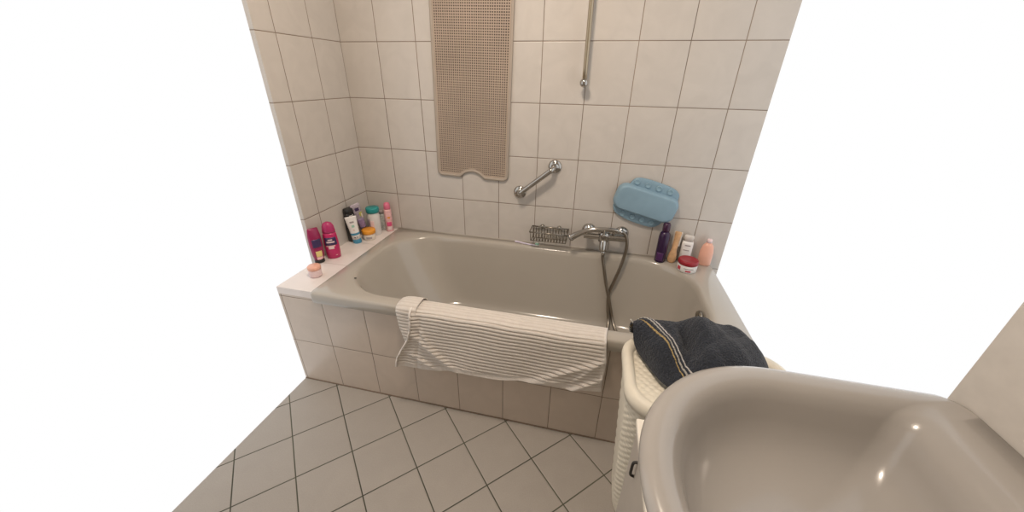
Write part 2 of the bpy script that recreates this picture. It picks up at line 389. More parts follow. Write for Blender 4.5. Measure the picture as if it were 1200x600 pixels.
# ---------------------------------------------------------------- shower riser rail
sr = thing('shower_rail', 'upright metal shower rail with round end knob on the wall', 'shower rail', (0, 0, 0))
bm = bmesh.new(); tube(bm, [(1.195, -.045, 1.345), (1.193, -.045, 1.7), (1.190, -.045, 2.12)], .0095, 18, 4); obj('rail', bm, mat('brass_steel', (.48, .41, .30), .28, 1.0), sr)
for z, nm in ((1.337, 'end_knob'), (2.125, 'end_knob')):
    bm = bmesh.new(); bmesh.ops.create_uvsphere(bm, u_segments=24, v_segments=16, radius=.0185); obj(nm, bm, M['chrome'], sr, loc=(1.195 if z < 2 else 1.19, -.045, z))
    bm = bmesh.new(); lathe(bm, [(.016, 0), (.016, .005), (.009, .008), (.008, .04)], 20); o = obj('bracket', bm, M['chrome'], sr, loc=(1.195 if z < 2 else 1.19, 0, z)); o.rotation_euler = (PI / 2, 0, 0)

# ---------------------------------------------------------------- bath pillow on the wall
bp_ = thing('bath_pillow', 'light blue padded bath pillow stuck aslant on the tiled wall', 'bath pillow', (1.541, -.006, .819), (0, math.radians(14), 0))
def pad(ptsw, ptsh, y0, y1, rnd, nx=40):
    pass
def cushion(bm, a, b, r, y_back, y_front, roll, seg=10):
    """rounded slab a x b (half sizes) facing -y"""
    rings = []
    for k in range(seg + 1):
        t = k / seg * PI / 2
        ins = roll * (1 - math.sin(t)) if False else roll * (1 - math.cos(t))
        y = lerp(y_back, y_front, math.sin(t))
        rings.append([(p[0], y, p[1]) for p in rrect(-a + ins, a - ins, -b + ins, b - ins, max(r - ins * .8, .004), 0, 10)])
    # gently domed face
    last = rings[-1]
    for s in (.85, .6, .3):
        rings.append([(p[0] * s, p[1] - (1 - s) * .003, p[2] * s) for p in last])
    rings.insert(0, [(p[0], y_back, p[2]) for p in rings[0]])
    loft(bm, rings)
bm = bmesh.new(); cushion(bm, .150, .066, .045, .0, -.036, .014); obj('cushion', bm, M['blue'], bp_, loc=(0, -.004, .0))
# upper and lower flaps, shown as flat tongues with rounded bumps
def flap(pts, y=-.0): 
    bm = bmesh.new(); rings = []
    cx = sum(p[0] for p in pts) / len(pts); cz = sum(p[1] for p in pts) / len(pts)
    sp = smooth_path([(p[0], 0, p[1]) for p in pts + [pts[0]]], 8)[:-1]
    for yy, s in ((0, 1), (-.004, 1), (-.008, .985), (-.009, .96), (-.0092, .6)): rings.append([(cx + (p.x - cx) * s, yy, cz + (p.z - cz) * s) for p in sp])
    loft(bm, rings); return bm
up = [(-.105, .03), (-.100, .075), (-.082, .100), (-.04, .109), (.03, .109), (.09, .104), (.125, .088), (.135, .055), (.132, .02), (0, .0)]
lo = [(-.140, -.02), (-.136, -.065), (-.115, -.092), (-.06, -.108), (.02, -.112), (.082, -.106), (.112, -.075), (.118, -.03), (0, -.0)]
f1 = obj('upper_flap', flap(up), M['blue'], bp_); f2 = obj('lower_flap', flap(lo), M['blue'], bp_)
for par, zz, xs in ((f1, .083, (-.075, -.022, .031, .085)), (f2, -.086, (-.08, -.03, .02, .068))):
    for x in xs:
        bm = bmesh.new(); lathe(bm, [(.0145, 0), (.014, .004), (.0115, .0065), (.009, .005), (.003, .004)], 24)
        o = obj('suction_cup', bm, M['blue_dim'], par, loc=(x, -.0075, zz)); o.rotation_euler = (PI / 2, 0, 0)

# ---------------------------------------------------------------- wire soap rack
rk = thing('soap_rack', 'small wire soap basket mounted on the wall left of the tap', 'soap rack', (0, 0, 0))
xa, xb = .992, 1.186; zt = .640; zb = .588; yf = -.100; yk = -.012
bm = bmesh.new(); tube(bm, [(xa, yk, zt), (xb, yk, zt)], .0035, 10, 1); tube(bm, [(xa, yf, zt), (xb, yf, zt)], .0032, 10, 1)
tube(bm, [(xa, yk, zt), (xa, yf, zt)], .0032, 10, 1); tube(bm, [(xb, yk, zt), (xb, yf, zt)], .0032, 10, 1); obj('top_frame', bm, M['steel'], rk)
n = 13
for i in range(n):
    x = lerp(xa + .006, xb - .006, i / (n - 1)); bm = bmesh.new()
    tube(bm, [(x, yk - .001, zt), (x, yk - .004, zb + .012), (x, yk - .014, zb), (x, (yk + yf) / 2, zb - .001), (x, yf + .014, zb), (x, yf + .004, zb + .012), (x, yf + .001, zt)], .0022, 8, 5)
    obj('wire', bm, M['steel'], rk)
bm = bmesh.new(); tube(bm, [(xa + .004, -.035, zb - .003), (xb - .004, -.035, zb - .003)], .0022, 8, 1); tube(bm, [(xa + .004, -.078, zb - .003), (xb - .004, -.078, zb - .003)], .0022, 8, 1); obj('cross_wire', bm, M['steel'], rk)
for x in (1.045, 1.135):
    bm = bmesh.new(); lathe(bm, [(.011, 0), (.011, .006), (.007, .012), (.002, .013)], 20); o = obj('wall_mount', bm, M['steel'], rk, loc=(x, 0, zt)); o.rotation_euler = (PI / 2, 0, 0)

# toothbrush on the tub edge
tb = thing('toothbrush', 'white and lilac toothbrush lying on the bathtub rim by the soap rack', 'toothbrush', (.900, -.022, ZR + .0045), (0, 0, -.19))
bm = bmesh.new(); tube(bm, [(0, 0, .001), (.02, 0, .002), (.06, 0, .0), (.095, 0, .0), (.125, 0, .002)], lambda t: lerp(.0048, .0030, t), 12, 6); obj('handle', bm, M['lilac_handle'], tb)
bm = bmesh.new(); bmesh.ops.create_uvsphere(bm, u_segments=16, v_segments=10, radius=.008)
for v in bm.verts: v.co.x *= 1.3; v.co.z *= .6
obj('head', bm, M['white_plastic'], tb, loc=(.128, 0, .003))
bm = bmesh.new(); box(bm, .119, .138, -.006, .006, .005, .014, .002); obj('bristles', bm, M['green_bristle'], tb)

# ---------------------------------------------------------------- bath mixer tap
tp = thing('bath_mixer_tap', 'chrome wall-mounted bath mixer tap with lever above the bathtub', 'tap', (0, 0, 0))
ZT = .645
for x in (1.290, 1.455):
    bm = bmesh.new(); lathe(bm, [(.036, 0), (.036, .003), (.033, .010), (.024, .018), (.017, .022), (.0165, .045), (.019, .046), (.019, .062)], 36)
    o = obj('escutcheon', bm, M['chrome'], tp, loc=(x, 0, ZT)); o.rotation_euler = (PI / 2, 0, 0)
bm = bmesh.new()
tube(bm, [(1.268, -.070, ZT), (1.28, -.070, ZT), (1.372, -.070, ZT), (1.465, -.070, ZT), (1.477, -.070, ZT)], .0195, 24, 3); obj('body', bm, M['chrome'], tp)
bm = bmesh.new(); lathe(bm, [(.026, -.022), (.0275, 0), (.0275, .02), (.024, .030), (.012, .036)], 28, c=(1.366, -.075, ZT)); obj('cartridge_housing', bm, M['chrome'], tp)
bm = bmesh.new(); tube(bm, [(1.366, -.080, ZT - .015), (1.366, -.098, ZT - .035), (1.367, -.108, ZT - .062)], lambda t: lerp(.019, .015, t), 20, 6); obj('spout', bm, M['chrome'], tp)
bm = bmesh.new(); tube(bm, [(1.366, -.082, ZT + .034), (1.366, -.110, ZT + .040), (1.366, -.155, ZT + .036)], lambda t: lerp(.010, .007, t), 14, 6); obj('lever', bm, M['chrome'], tp)
bm = bmesh.new(); tube(bm, [(1.370, -.078, ZT - .02), (1.372, -.078, ZT - .05), (1.373, -.078, ZT - .078)], lambda t: lerp(.011, .0105, t), 14, 4); obj('hose_outlet', bm, M['chrome'], tp)
bm = bmesh.new(); tube(bm, [(1.412, -.066, ZT + .01), (1.414, -.078, ZT + .028), (1.414, -.10, ZT + .038)], .010, 12, 5); obj('cradle', bm, M['chrome'], tp)

# hand shower lying in the cradle, pointing left
hs = thing('hand_shower', 'chrome hand shower resting on the tap pointing left, with hose', 'hand shower', (0, 0, 0))
bm = bmesh.new()
tube(bm, [(1.432, -.100, .690), (1.40, -.101, .694), (1.36, -.102, .693), (1.31, -.103, .688), (1.27, -.104, .675), (1.235, -.106, .656), (1.208, -.108, .638)], lambda t: interp([(0, .0095), (.3, .012), (.7, .0135), (.9, .0165), (1, .0175)], t), 20, 8)
obj('handle', bm, M['chrome'], hs)
bm = bmesh.new(); lathe(bm, [(.006, .010), (.016, .008), (.0185, .003), (.0190, .0), (.0180, -.004), (.010, -.005)], 32)
o = obj('shower_head', bm, M['chrome'], hs, loc=(1.205, -.108, .636)); o.rotation_euler = (0, math.radians(52), 0)
bm = bmesh.new(); lathe(bm, [(.015, -.0045), (.015, -.0065), (.004, -.007)], 28); obj('spray_face', bm, M['dark'], o)
bm = bmesh.new()
path = [(1.373, -.078, .572), (1.376, -.080, .53), (1.388, -.090, .48), (1.405, -.103, .41), (1.431, -.128, .33), (1.450, -.138, .265), (1.464, -.155, .215), (1.485, -.200, .180), (1.505, -.270, .164),
        (1.470, -.34, .163), (1.425, -.31, .163), (1.430, -.245, .168), (1.444, -.205, .180), (1.446, -.165, .210), (1.436, -.142, .260), (1.431, -.112, .335), (1.447, -.106, .41), (1.464, -.100, .48), (1.476, -.092, .54), (1.482, -.088, .59), (1.480, -.086, .635), (1.468, -.088, .670), (1.450, -.096, .688), (1.432, -.100, .690)]
tube(bm, path, .0085, 12, 10, ribs=.004); obj('hose', bm, M['hose'], hs)
for p, q in (((1.373, -.078, .568), (1.374, -.079, .545)), ((1.432, -.100, .690), (1.450, -.096, .688))):
    bm = bmesh.new(); tube(bm, [p, q], .0102, 12, 1); obj('hose_nut', bm, M['chrome'], hs)

# ---------------------------------------------------------------- white ribbed towel over the tub front
tw = thing('bath_towel', 'white ribbed towel hanging over the front rim of the bathtub', 'towel', (0, 0, 0))
sec = [(0, (-.640, .450)), (.05, (-.652, .500)), (.085, (-.672, .529)), (.105, (-.692, .5415)), (.145, (-.728, .5415)), (.168, (-.750, .534)), (.190, (-.757, .518)), (.25, (-.760, .46)), (.48, (-.762, .23))]
TS = smooth_path([(a, b[0], b[1]) for a, b in sec], 8)
def sect(t):
    for a, b in zip(TS[:-1], TS[1:]):
        if t <= b.x:
            k = (t - a.x) / (b.x - a.x); return lerp(a.y, b.y, k), lerp(a.z, b.z, k), Vector((0, (b.z - a.z), -(b.y - a.y))).normalized()
    a, b = TS[-2], TS[-1]; return b.y, b.z, Vector((0, (b.z - a.z), -(b.y - a.y))).normalized()
def wrinkle(x, t):
    h = 0
    s = (x - .64) / .76
    # long diagonal folds towards the right and at the lower left
    g = sstep(.19, .30, t)
    for cx, ct, ang, wd, ln, am in ((1.27, .33, .55, .012, .14, .008), (1.31, .40, .62, .011, .11, .009), (1.17, .41, .40, .013, .13, .006), (1.35, .30, .9, .012, .07, .006), (.74, .36, -.75, .014, .13, .010), (.70, .42, -.5, .012, .08, .006), (.98, .44, .15, .012, .2, .003), (.70, .28, -1.1, .008, .07, .006)):
        dx, dt = x - cx, -(t - ct); ca, sa = math.cos(ang), math.sin(ang)
        u = dx * ca + dt * sa; v = -dx * sa + dt * ca
        h += 1.15 * am * math.exp(-(v / wd) ** 2) * math.exp(-(u / ln) ** 2)
    h *= g
    h += .0016 * math.sin(x * 38) * sstep(.2, .48, t) + .002 * math.sin(x * 17 + 1 + t * 9) * g
    return h
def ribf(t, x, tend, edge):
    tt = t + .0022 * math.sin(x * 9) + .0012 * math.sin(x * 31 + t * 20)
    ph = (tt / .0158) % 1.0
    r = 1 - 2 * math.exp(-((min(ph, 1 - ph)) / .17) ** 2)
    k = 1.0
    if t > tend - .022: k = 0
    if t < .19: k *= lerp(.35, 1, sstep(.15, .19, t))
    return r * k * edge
def main_panel(u, v):
    tend = lerp(.462, .402, u) if True else 0
    # hem on the left flares out towards the bottom, the folds there bunch together
    t = v * tend
    xl = interp([(0, .66), (.10, .650), (.17, .652), (.24, .650), (.30, .634), (.36, .598), (.41, .572), (.47, .560)], t)
    xr = 1.395 + .004 * math.sin(t * 30) + .008 * sstep(.2, .4, t)
    k = u ** 1.0
    x = lerp(xl, xr, k)
    y, z, n = sect(t)
    e = min(1, max(0, (xr - x) / .012 - .5))
    d = max(wrinkle(x, t), -.006) + .0022 * ribf(t, x, tend, e) + lerp(.0028, .0065, sstep(.15, .2, t))
    # left edge bunches in a soft roll
    roll = math.exp(-((x - xl) / .018) ** 2); d += .008 * roll * sstep(.1, .2, t)
    crease = math.exp(-((x - (xl + .035 + .05 * sstep(.25, .45, t))) / .007) ** 2) * sstep(.16, .22, t); d -= .004 * crease
    z2 = z + n.z * d - (.006 * math.sin(x * 21) * sstep(.35, .46, t))
    return (x, min(y + n.y * d, y - .001), z2) if t > .19 else (x, y + n.y * d, z2)
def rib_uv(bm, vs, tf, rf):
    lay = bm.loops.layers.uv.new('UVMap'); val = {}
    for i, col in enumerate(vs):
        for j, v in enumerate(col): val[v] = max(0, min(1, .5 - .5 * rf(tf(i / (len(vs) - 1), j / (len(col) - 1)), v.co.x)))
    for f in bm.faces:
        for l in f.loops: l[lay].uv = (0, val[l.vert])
bm = bmesh.new(); vs = grid(bm, main_panel, 150, 330)
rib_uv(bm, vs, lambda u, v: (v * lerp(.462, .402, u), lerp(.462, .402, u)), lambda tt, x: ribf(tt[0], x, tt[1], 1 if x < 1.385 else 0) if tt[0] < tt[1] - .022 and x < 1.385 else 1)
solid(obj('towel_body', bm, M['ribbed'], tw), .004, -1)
def back_panel(u, v):
    tend = .355; t = .04 + v * (tend - .04)
    xl = interp([(0, .583), (.15, .580), (.20, .586), (.26, .592), (.32, .606), (.36, .618)], t); xr = .672
    x = lerp(xl, xr, u); y, z, n = sect(t)
    side = 1 - math.exp(-((x - xl) / .010) ** 2)
    top = 1 - sstep(.15, .21, t)
    d = .002 + .0014 * ribf(t, x, 1, 1) + .007 * math.sin(min(1, max(0, (x - xl) / .05)) * PI / 2) * top + .003 * side
    return (x, y + n.y * d, z + n.z * d + .001)
bm = bmesh.new(); vs = grid(bm, back_panel, 30, 240)
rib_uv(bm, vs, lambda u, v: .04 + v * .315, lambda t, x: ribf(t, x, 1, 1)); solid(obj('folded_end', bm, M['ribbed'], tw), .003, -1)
bm = bmesh.new()
hem = []
for k in range(30):
    v = .24 + .755 * k / 29; p = main_panel(0, v); hem.append((p[0] - .001, p[1] - .003, p[2]))
tube(bm, hem, .0038, 8, 3); obj('hem', bm, mat('hem_white', (.78, .73, .68), .8), tw)

# ---------------------------------------------------------------- laundry hamper
HX0, HX1, HY0, HY1 = 1.432, 1.90, -1.088, -.770; HZ = .600
hp = thing('laundry_hamper', 'cream woven plastic laundry hamper with lid between tub and sink', 'laundry hamper', ((HX0 + HX1) / 2, (HY0 + HY1) / 2, 0))
hw_, hd_ = (HX1 - HX0) / 2, (HY1 - HY0) / 2
bm = bmesh.new(); rings = []; rz = 300
for k in range(rz + 1):
    z = lerp(.03, .565, k / rz); ins = lerp(.045, .010, k / rz)
    base = rrect(-hw_ + ins, hw_ - ins, -hd_ + ins, hd_ - ins, .075, z, 48)
    # resample ring evenly by extra weave waves
    ring = []; L = 0; prev = base[-1]
    for i, p in enumerate(base):
        L += math.dist(p, prev); prev = p
        c = Vector((p[0], p[1], 0)); nrm = c.normalized()
        row = int(z / .0125); u = L / .024 + (.5 if row % 2 else 0)
        wv = (1 - abs(((z / .0125) % 1) - .5) * 2) ** .6 * (.5 + .5 * math.cos(2 * PI * u)) if .05 < z < .55 else .6
        ring.append((p[0] + nrm.x * .0026 * wv, p[1] + nrm.y * .0026 * wv, z))
    rings.append(ring)
loft(bm, rings); obj('woven_body', bm, M['hamper'], hp)
bm = bmesh.new(); loft(bm, [rrect(-hw_ + i, hw_ - i, -hd_ + i, hd_ - i, .08, z, 12) for i, z in ((.050, 0), (.046, .004), (.043, .03), (.047, .034))]); obj('base_rim', bm, M['hamper'], hp)
lid = None
bm = bmesh.new()
prof = [(.010, .563), (.001, .566), (-.001, .580), (.000, .592), (.006, .602), (.016, .606), (.026, .602), (.031, .594), (.033, .588)]
loft(bm, [rrect(-hw_ + i, hw_ - i, -hd_ + i, hd_ - i, .088 - i * .5, z, 14) for i, z in prof], cap1=False)
lid = obj('lid_frame', bm, M['hamper'], hp)
def lidtop(u, v):
    x = lerp(-hw_ + .029, hw_ - .029, u); y = lerp(-hd_ + .029, hd_ - .029, v)
    # round the corners of the panel
    cr = .07; a, b = hw_ - .029, hd_ - .029
    ax, ay = abs(x), abs(y)
    if ax > a - cr and ay > b - cr:
        dx, dy = ax - (a - cr), ay - (b - cr); dd = math.hypot(dx, dy)
        if dd > cr: s = cr / dd; ax = a - cr + dx * s; ay = b - cr + dy * s; x = math.copysign(ax, x); y = math.copysign(ay, y)
    row = int((y + 1) / .0125); w_ = math.sin(((y + 1) / .0125 % 1) * PI) ** .7 * (.5 + .5 * math.cos(2 * PI * (x / .024 + (.5 if row % 2 else 0))))
    return (x, y, .5890 + .0028 * w_)
bm = bmesh.new(); grid(bm, lidtop, 200, 150); obj('woven_lid', bm, M['hamper'], lid)

# ---------------------------------------------------------------- dark towel heaped on the hamper
dt = thing('folded_towel', 'dark blue grey towel with gold and white stripes heaped on the hamper', 'towel', (0, 0, 0))
m, nt, b = new_mat('dark_terry'); b.inputs['Roughness'].default_value = .95; b.inputs['Sheen Weight'].default_value = .12
uv = nt.nodes.new('ShaderNodeUVMap'); sx = nt.nodes.new('ShaderNodeSeparateXYZ'); nt.links.new(uv.outputs[0], sx.inputs[0])
tc = nt.nodes.new('ShaderNodeTexCoord')
cr = nt.nodes.new('ShaderNodeValToRGB'); cr.color_ramp.interpolation = 'CONSTANT'
base_c = (.023, .028, .039, 1)
els = [(0, base_c), (.370, (.40, .29, .12, 1)), (.390, base_c), (.422, (.42, .40, .36, 1)), (.448, base_c), (.480, (.50, .48, .46, 1)), (.500, base_c)]
cr.color_ramp.elements[0].color = els[0][1]; cr.color_ramp.elements[0].position = 0
cr.color_ramp.elements[1].position = els[1][0]; cr.color_ramp.elements[1].color = els[1][1]
for p, c in els[2:]: e = cr.color_ramp.elements.new(p); e.color = c
nt.links.new(sx.outputs[0], cr.inputs[0])
nn = nt.nodes.new('ShaderNodeTexNoise'); nn.inputs['Scale'].default_value = 220; nn.inputs['Detail'].default_value = 3; nt.links.new(tc.outputs['Object'], nn.inputs['Vector'])
mm = nt.nodes.new('ShaderNodeMix'); mm.data_type = 'RGBA'; mm.blend_type = 'MULTIPLY'; mm.inputs[0].default_value = .8
rmp = nt.nodes.new('ShaderNodeMapRange'); rmp.inputs[1].default_value = .3; rmp.inputs[2].default_value = .7; rmp.inputs[3].default_value = .55; rmp.inputs[4].default_value = 1.5; nt.links.new(nn.outputs['Fac'], rmp.inputs[0])
nt.links.new(cr.outputs[0], mm.inputs[6]); nt.links.new(rmp.outputs[0], mm.inputs[7]); nt.links.new(mm.outputs[2], b.inputs['Base Color'])
bpn = nt.nodes.new('ShaderNodeBump'); bpn.inputs['Strength'].default_value = 1; bpn.inputs['Distance'].default_value = .007; nt.links.new(nn.outputs['Fac'], bpn.inputs['Height']); nt.links.new(bpn.outputs[0], b.inputs['Normal'])
M['dark_terry'] = m
# control net: rows run from the back edge over the top to the front foot; columns go left to right
NET = [
 [(1.455, -.802, .628), (1.450, -.812, .650), (1.447, -.828, .676), (1.449, -.843, .688), (1.454, -.856, .668), (1.462, -.862, .640), (1.478, -.862, .607)],
 [(1.468, -.785, .612), (1.468, -.795, .648), (1.470, -.815, .682), (1.474, -.842, .696), (1.482, -.870, .682), (1.492, -.895, .650), (1.500, -.915, .607)],
 [(1.505, -.776, .612), (1.505, -.786, .650), (1.508, -.810, .686), (1.512, -.842, .702), (1.520, -.890, .690), (1.528, -.940, .655), (1.534, -.982, .607)],
 [(1.550, -.774, .612), (1.550, -.784, .650), (1.553, -.810, .688), (1.557, -.842, .704), (1.566, -.900, .692), (1.576, -.965, .662), (1.582, -1.020, .607)],
 [(1.610, -.772, .612), (1.610, -.782, .652), (1.611, -.808, .696), (1.614, -.842, .714), (1.622, -.905, .712), (1.632, -.970, .684), (1.640, -1.035, .607)],
 [(1.680, -.772, .612), (1.680, -.782, .652), (1.680, -.808, .698), (1.682, -.842, .718), (1.688, -.905, .718), (1.694, -.970, .688), (1.698, -1.035, .607)],
 [(1.750, -.775, .612), (1.750, -.785, .650), (1.750, -.808, .688), (1.752, -.842, .704), (1.754, -.900, .700), (1.758, -.960, .670), (1.758, -1.020, .607)],
 [(1.800, -.800, .612), (1.800, -.810, .635), (1.802, -.825, .650), (1.804, -.850, .655), (1.804, -.895, .650), (1.802, -.935, .635), (1.800, -.965, .607)],
]
def cat(p0, p1, p2, p3, t): return .5 * ((2 * p1) + (-p0 + p2) * t + (2 * p0 - 5 * p1 + 4 * p2 - p3) * t * t + (-p0 + 3 * p1 - 3 * p2 + p3) * t ** 3)
def netp(u, v):
    nr, ncv = len(NET), len(NET[0]); fu = u * (nr - 1); fv = v * (ncv - 1)
    i = min(int(fu), nr - 2); j = min(int(fv), ncv - 2); tu, tv = fu - i, fv - j
    rows = []
    for a in (-1, 0, 1, 2):
        r_ = NET[max(0, min(nr - 1, i + a))]
        q = [Vector(r_[max(0, min(ncv - 1, j + b_))]) for b_ in (-1, 0, 1, 2)]
        rows.append(cat(*q, tv))
    return cat(*rows, tu)
def dark_f(u, v):
    p = netp(u, v); inn = sstep(0, .12, v) * sstep(0, .14, 1 - v) * sstep(0, .1, u) * sstep(0, .1, 1 - u)
    # soft folds; one deep dent on the right of the stripes
    h = .005 * math.sin(u * 15 + v * 5) * math.cos(v * 9 - 1) + .003 * math.sin(u * 31 - v * 12) + .0015 * math.sin(u * 90 + v * 40) * math.sin(v * 70 + u * 20) + .006 * math.exp(-((u * .7 + v - .95) / .06) ** 2) - .007 * math.exp(-((u * .7 + v - 1.12) / .05) ** 2)
    h -= .045 * math.exp(-((u - .50) / .05) ** 2 - ((v - .62) / .12) ** 2)
    h += .016 * math.exp(-((u - .60) / .05) ** 2 - ((v - .55) / .2) ** 2)
    return Vector((p.x, p.y, p.z + h * inn))
bm = bmesh.new(); NU, NV = 180, 130
vs = grid(bm, dark_f, NU, NV)
uvl = bm.loops.layers.uv.new('UVMap'); idx = {}
for i in range(NU + 1):
    for j in range(NV + 1): idx[vs[i][j]] = (i / NU, j / NV)
for f in bm.faces:
    for l in f.loops:
        u, v = idx[l.vert]; q = v - .5; l[uvl].uv = ((u - q * .64 - .18) * (1 + 1.6 * max(q, 0)) + .38, v)
solid(obj('towel_body', bm, M['dark_terry'], dt), .006, 1)
bm = bmesh.new(); tube(bm, [(1.452, -.838, .686), (1.446, -.842, .696), (1.439, -.845, .706)], .0022, 8, 4); obj('hanging_loop', bm, mat('loop_white', (.7, .68, .64), .7), dt)

# ---------------------------------------------------------------- vanity cabinet and washbasin
vc_ = thing('vanity_cabinet', 'white cabinet under the washbasin beside the hamper', 'cabinet', (1.69, -1.45, 0))
bm = bmesh.new(); box(bm, -.240, .255, -.235, .232, .06, .700, .003); obj('carcass', bm, M['cabinet'], vc_, smooth=False)
bm = bmesh.new(); box(bm, -.259, -.243, -.233, .232, .07, .685, .003); dd = obj('door', bm, M['cabinet'], vc_, smooth=False)
bm = bmesh.new(); tube(bm, [(-.258, .168, .625), (-.266, .168, .629), (-.267, .168, .645), (-.266, .168, .666), (-.258, .168, .670)], .003, 10, 4); obj('door_handle', bm, M['dark'], dd)
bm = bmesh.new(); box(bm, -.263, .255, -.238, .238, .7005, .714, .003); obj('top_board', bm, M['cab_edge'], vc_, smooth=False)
bm = bmesh.new(); box(bm, -.215, .255, -.22, .22, 0, .0595); obj('plinth', bm, M['cabinet'], vc_, smooth=False)
sk = thing('washbasin', 'white ceramic washbasin with rounded front, right of the hamper', 'sink', (0, 0, 0))
def D(i, z, dxb=0, k=1.0):
    r_ = (.268 - i) * k
    return rrect(1.393 + i, 1.948 - dxb, -1.690 + i, -1.153 - i, (r_, .03, .03, r_), z, 24)
rings = [D(.125, .716, .0), D(.105, .725), D(.065, .755), D(.035, .785), D(.014, .815), D(.003, .836), D(.0, .846), D(.004, .855), D(.014, .860), D(.028, .861), D(.042, .857, .055), D(.054, .846, .085), D(.064, .828, .10),
         D(.075, .80, .11), D(.092, .77, .125), D(.118, .748, .15, .98), D(.155, .735, .19, .9), D(.20, .728, .24, .5)]
bm = bmesh.new(); loft(bm, rings); obj('basin', bm, M['sink'], sk)
bm = bmesh.new(); lathe(bm, [(.023, 0), (.023, .003), (.016, .0035), (.004, .003)], 24); obj('drain', bm, M['chrome'], sk, loc=(1.66, -1.42, .7285))

# ---------------------------------------------------------------- toiletries
def ell(secs, n=36, p=2.0):
    rings = []
    for rx, ry, z in secs:
        ring = []
        for k in range(n):
            a = 2 * PI * k / n; c, s = math.cos(a), math.sin(a)
            ring.append((rx * math.copysign(abs(c) ** (2 / p), c), ry * math.copysign(abs(s) ** (2 / p), s), z))
        rings.append(ring)
    return rings
def part(name, m, parent, secs, p=2.0, n=36):
    bm = bmesh.new(); loft(bm, ell(secs, n, p)); return obj(name, bm, m, parent)
def wrap(name, m, parent, secs, a0, a1, z0, z1, off=.0006, p=2.0, na=16, nz=8):
    """a printed patch that follows the body; angles in degrees, -90 faces the viewer side"""
    xs = [(z, rx) for rx, ry, z in secs]; ys = [(z, ry) for rx, ry, z in secs]
    def f(u, v):
        z = lerp(z0, z1, v); a = math.radians(lerp(a0, a1, u)); c, s = math.cos(a), math.sin(a)
        rx, ry = interp(xs, z) + off, interp(ys, z) + off
        return (rx * math.copysign(abs(c) ** (2 / p), c), ry * math.copysign(abs(s) ** (2 / p), s), z)
    bm = bmesh.new(); grid(bm, f, na, nz); return solid(obj(name, bm, m, parent), .0004, 0)
RL = math.radians(36)
# tall pink bottle
b_ = thing('shampoo_bottle', 'tall magenta bottle with dark swirl label, second from the photo\'s left edge', 'bottle', (.056, -.420, ZD), (0, 0, RL))
S = [(.026, .017, 0), (.031, .021, .004), (.033, .023, .03), (.034, .024, .08), (.031, .022, .125), (.029, .020, .135)]
bd = part('body', M['magenta'], b_, S)
part('cap', mat('magenta_cap', (.42, .03, .13), .3), b_, [(.029, .020, .136), (.0295, .0205, .145), (.027, .019, .168), (.019, .014, .184), (.006, .005, .190)])
wrap('label', M['navy'], bd, S, -140, -40, .075, .115); wrap('label_text', M['pale_pink'], bd, S, -125, -60, .088, .095, .0012); wrap('label_text', M['pale_pink'], bd, S, -110, -75, .100, .106, .0012)
wrap('label_text', M['pale_pink'], bd, S, -115, -72, .055, .068, .0008); wrap('label_text', M['pink_light'], bd, S, -135, -60, .068, .074, .0008); wrap('label_text', M['pink_light'], bd, S, -70, -55, .018, .022, .0008)
# darker bottle at the edge
b_ = thing('shampoo_bottle', 'dark magenta bottle standing on its black cap, nearest the left photo edge', 'bottle', (.024, -.484, ZD), (0, 0, math.radians(60)))
part('cap', M['black_plastic'], b_, [(.022, .016, 0), (.023, .017, .003), (.023, .017, .016), (.022, .016, .018)])
S = [(.022, .016, .0185), (.026, .018, .04), (.030, .019, .09), (.029, .015, .14), (.024, .007, .172), (.022, .003, .178)]
bd = part('body', M['magenta_dark'], b_, S); wrap('label', M['yellow'], bd, S, -120, -60, .035, .065); wrap('label', M['navy'], bd, S, -130, -50, .085, .125); wrap('label', M['pink_light'], bd, S, -125, -55, .0195, .034)
# black bottle
b_ = thing('shower_gel_bottle', 'black flat bottle leaning in the corner behind the white and blue tube', 'bottle', (.0215, -.212, ZD), (0, 0, math.radians(78)))
S = [(.026, .016, 0), (.028, .018, .004), (.029, .018, .06), (.029, .018, .150), (.027, .016, .162)]
bd = part('body', M['black_plastic'], b_, S, 3); part('cap', mat('black_cap', (.02, .02, .02), .4), b_, [(.0275, .0165, .1625), (.028, .017, .168), (.027, .016, .184), (.024, .014, .187)], 3)
wrap('label_mark', M['white_plastic'], bd, S, -112, -72, .146, .150, p=3); wrap('label_mark', M['grey_print'], bd, S, -95, -82, .125, .144, p=3)
# white / blue tube standing on its blue cap
b_ = thing('cream_tube', 'white tube with blue cap and band, standing cap down', 'tube', (.060, -.232, ZD), (math.radians(4), math.radians(-5), RL))
part('cap', M['tube_blue'], b_, [(.021, .019, 0), (.022, .020, .003), (.022, .020, .024), (.021, .019, .0255)])
S = [(.0215, .019, .026), (.0225, .0185, .05), (.0245, .015, .09), (.0270, .0085, .125), (.0285, .0025, .150), (.0285, .0015, .156)]
bd = part('body', M['white_plastic'], b_, S)
wrap('band', M['tube_blue'], bd, S, -179, 0, .052, .064); wrap('band', M['tube_blue'], bd, S, 0, 180, .052, .064)
for a in (-104, -74): wrap('eye', M['black_plastic'], bd, S, a - 6, a + 6, .037, .042, .0009)
wrap('print', M['grey_print'], bd, S, -112, -68, .122, .130, .0009); wrap('print', M['green_bristle'], bd, S, -102, -72, .098, .110, .0009); wrap('print', M['orange'], bd, S, -92, -84, .080, .085, .0009)
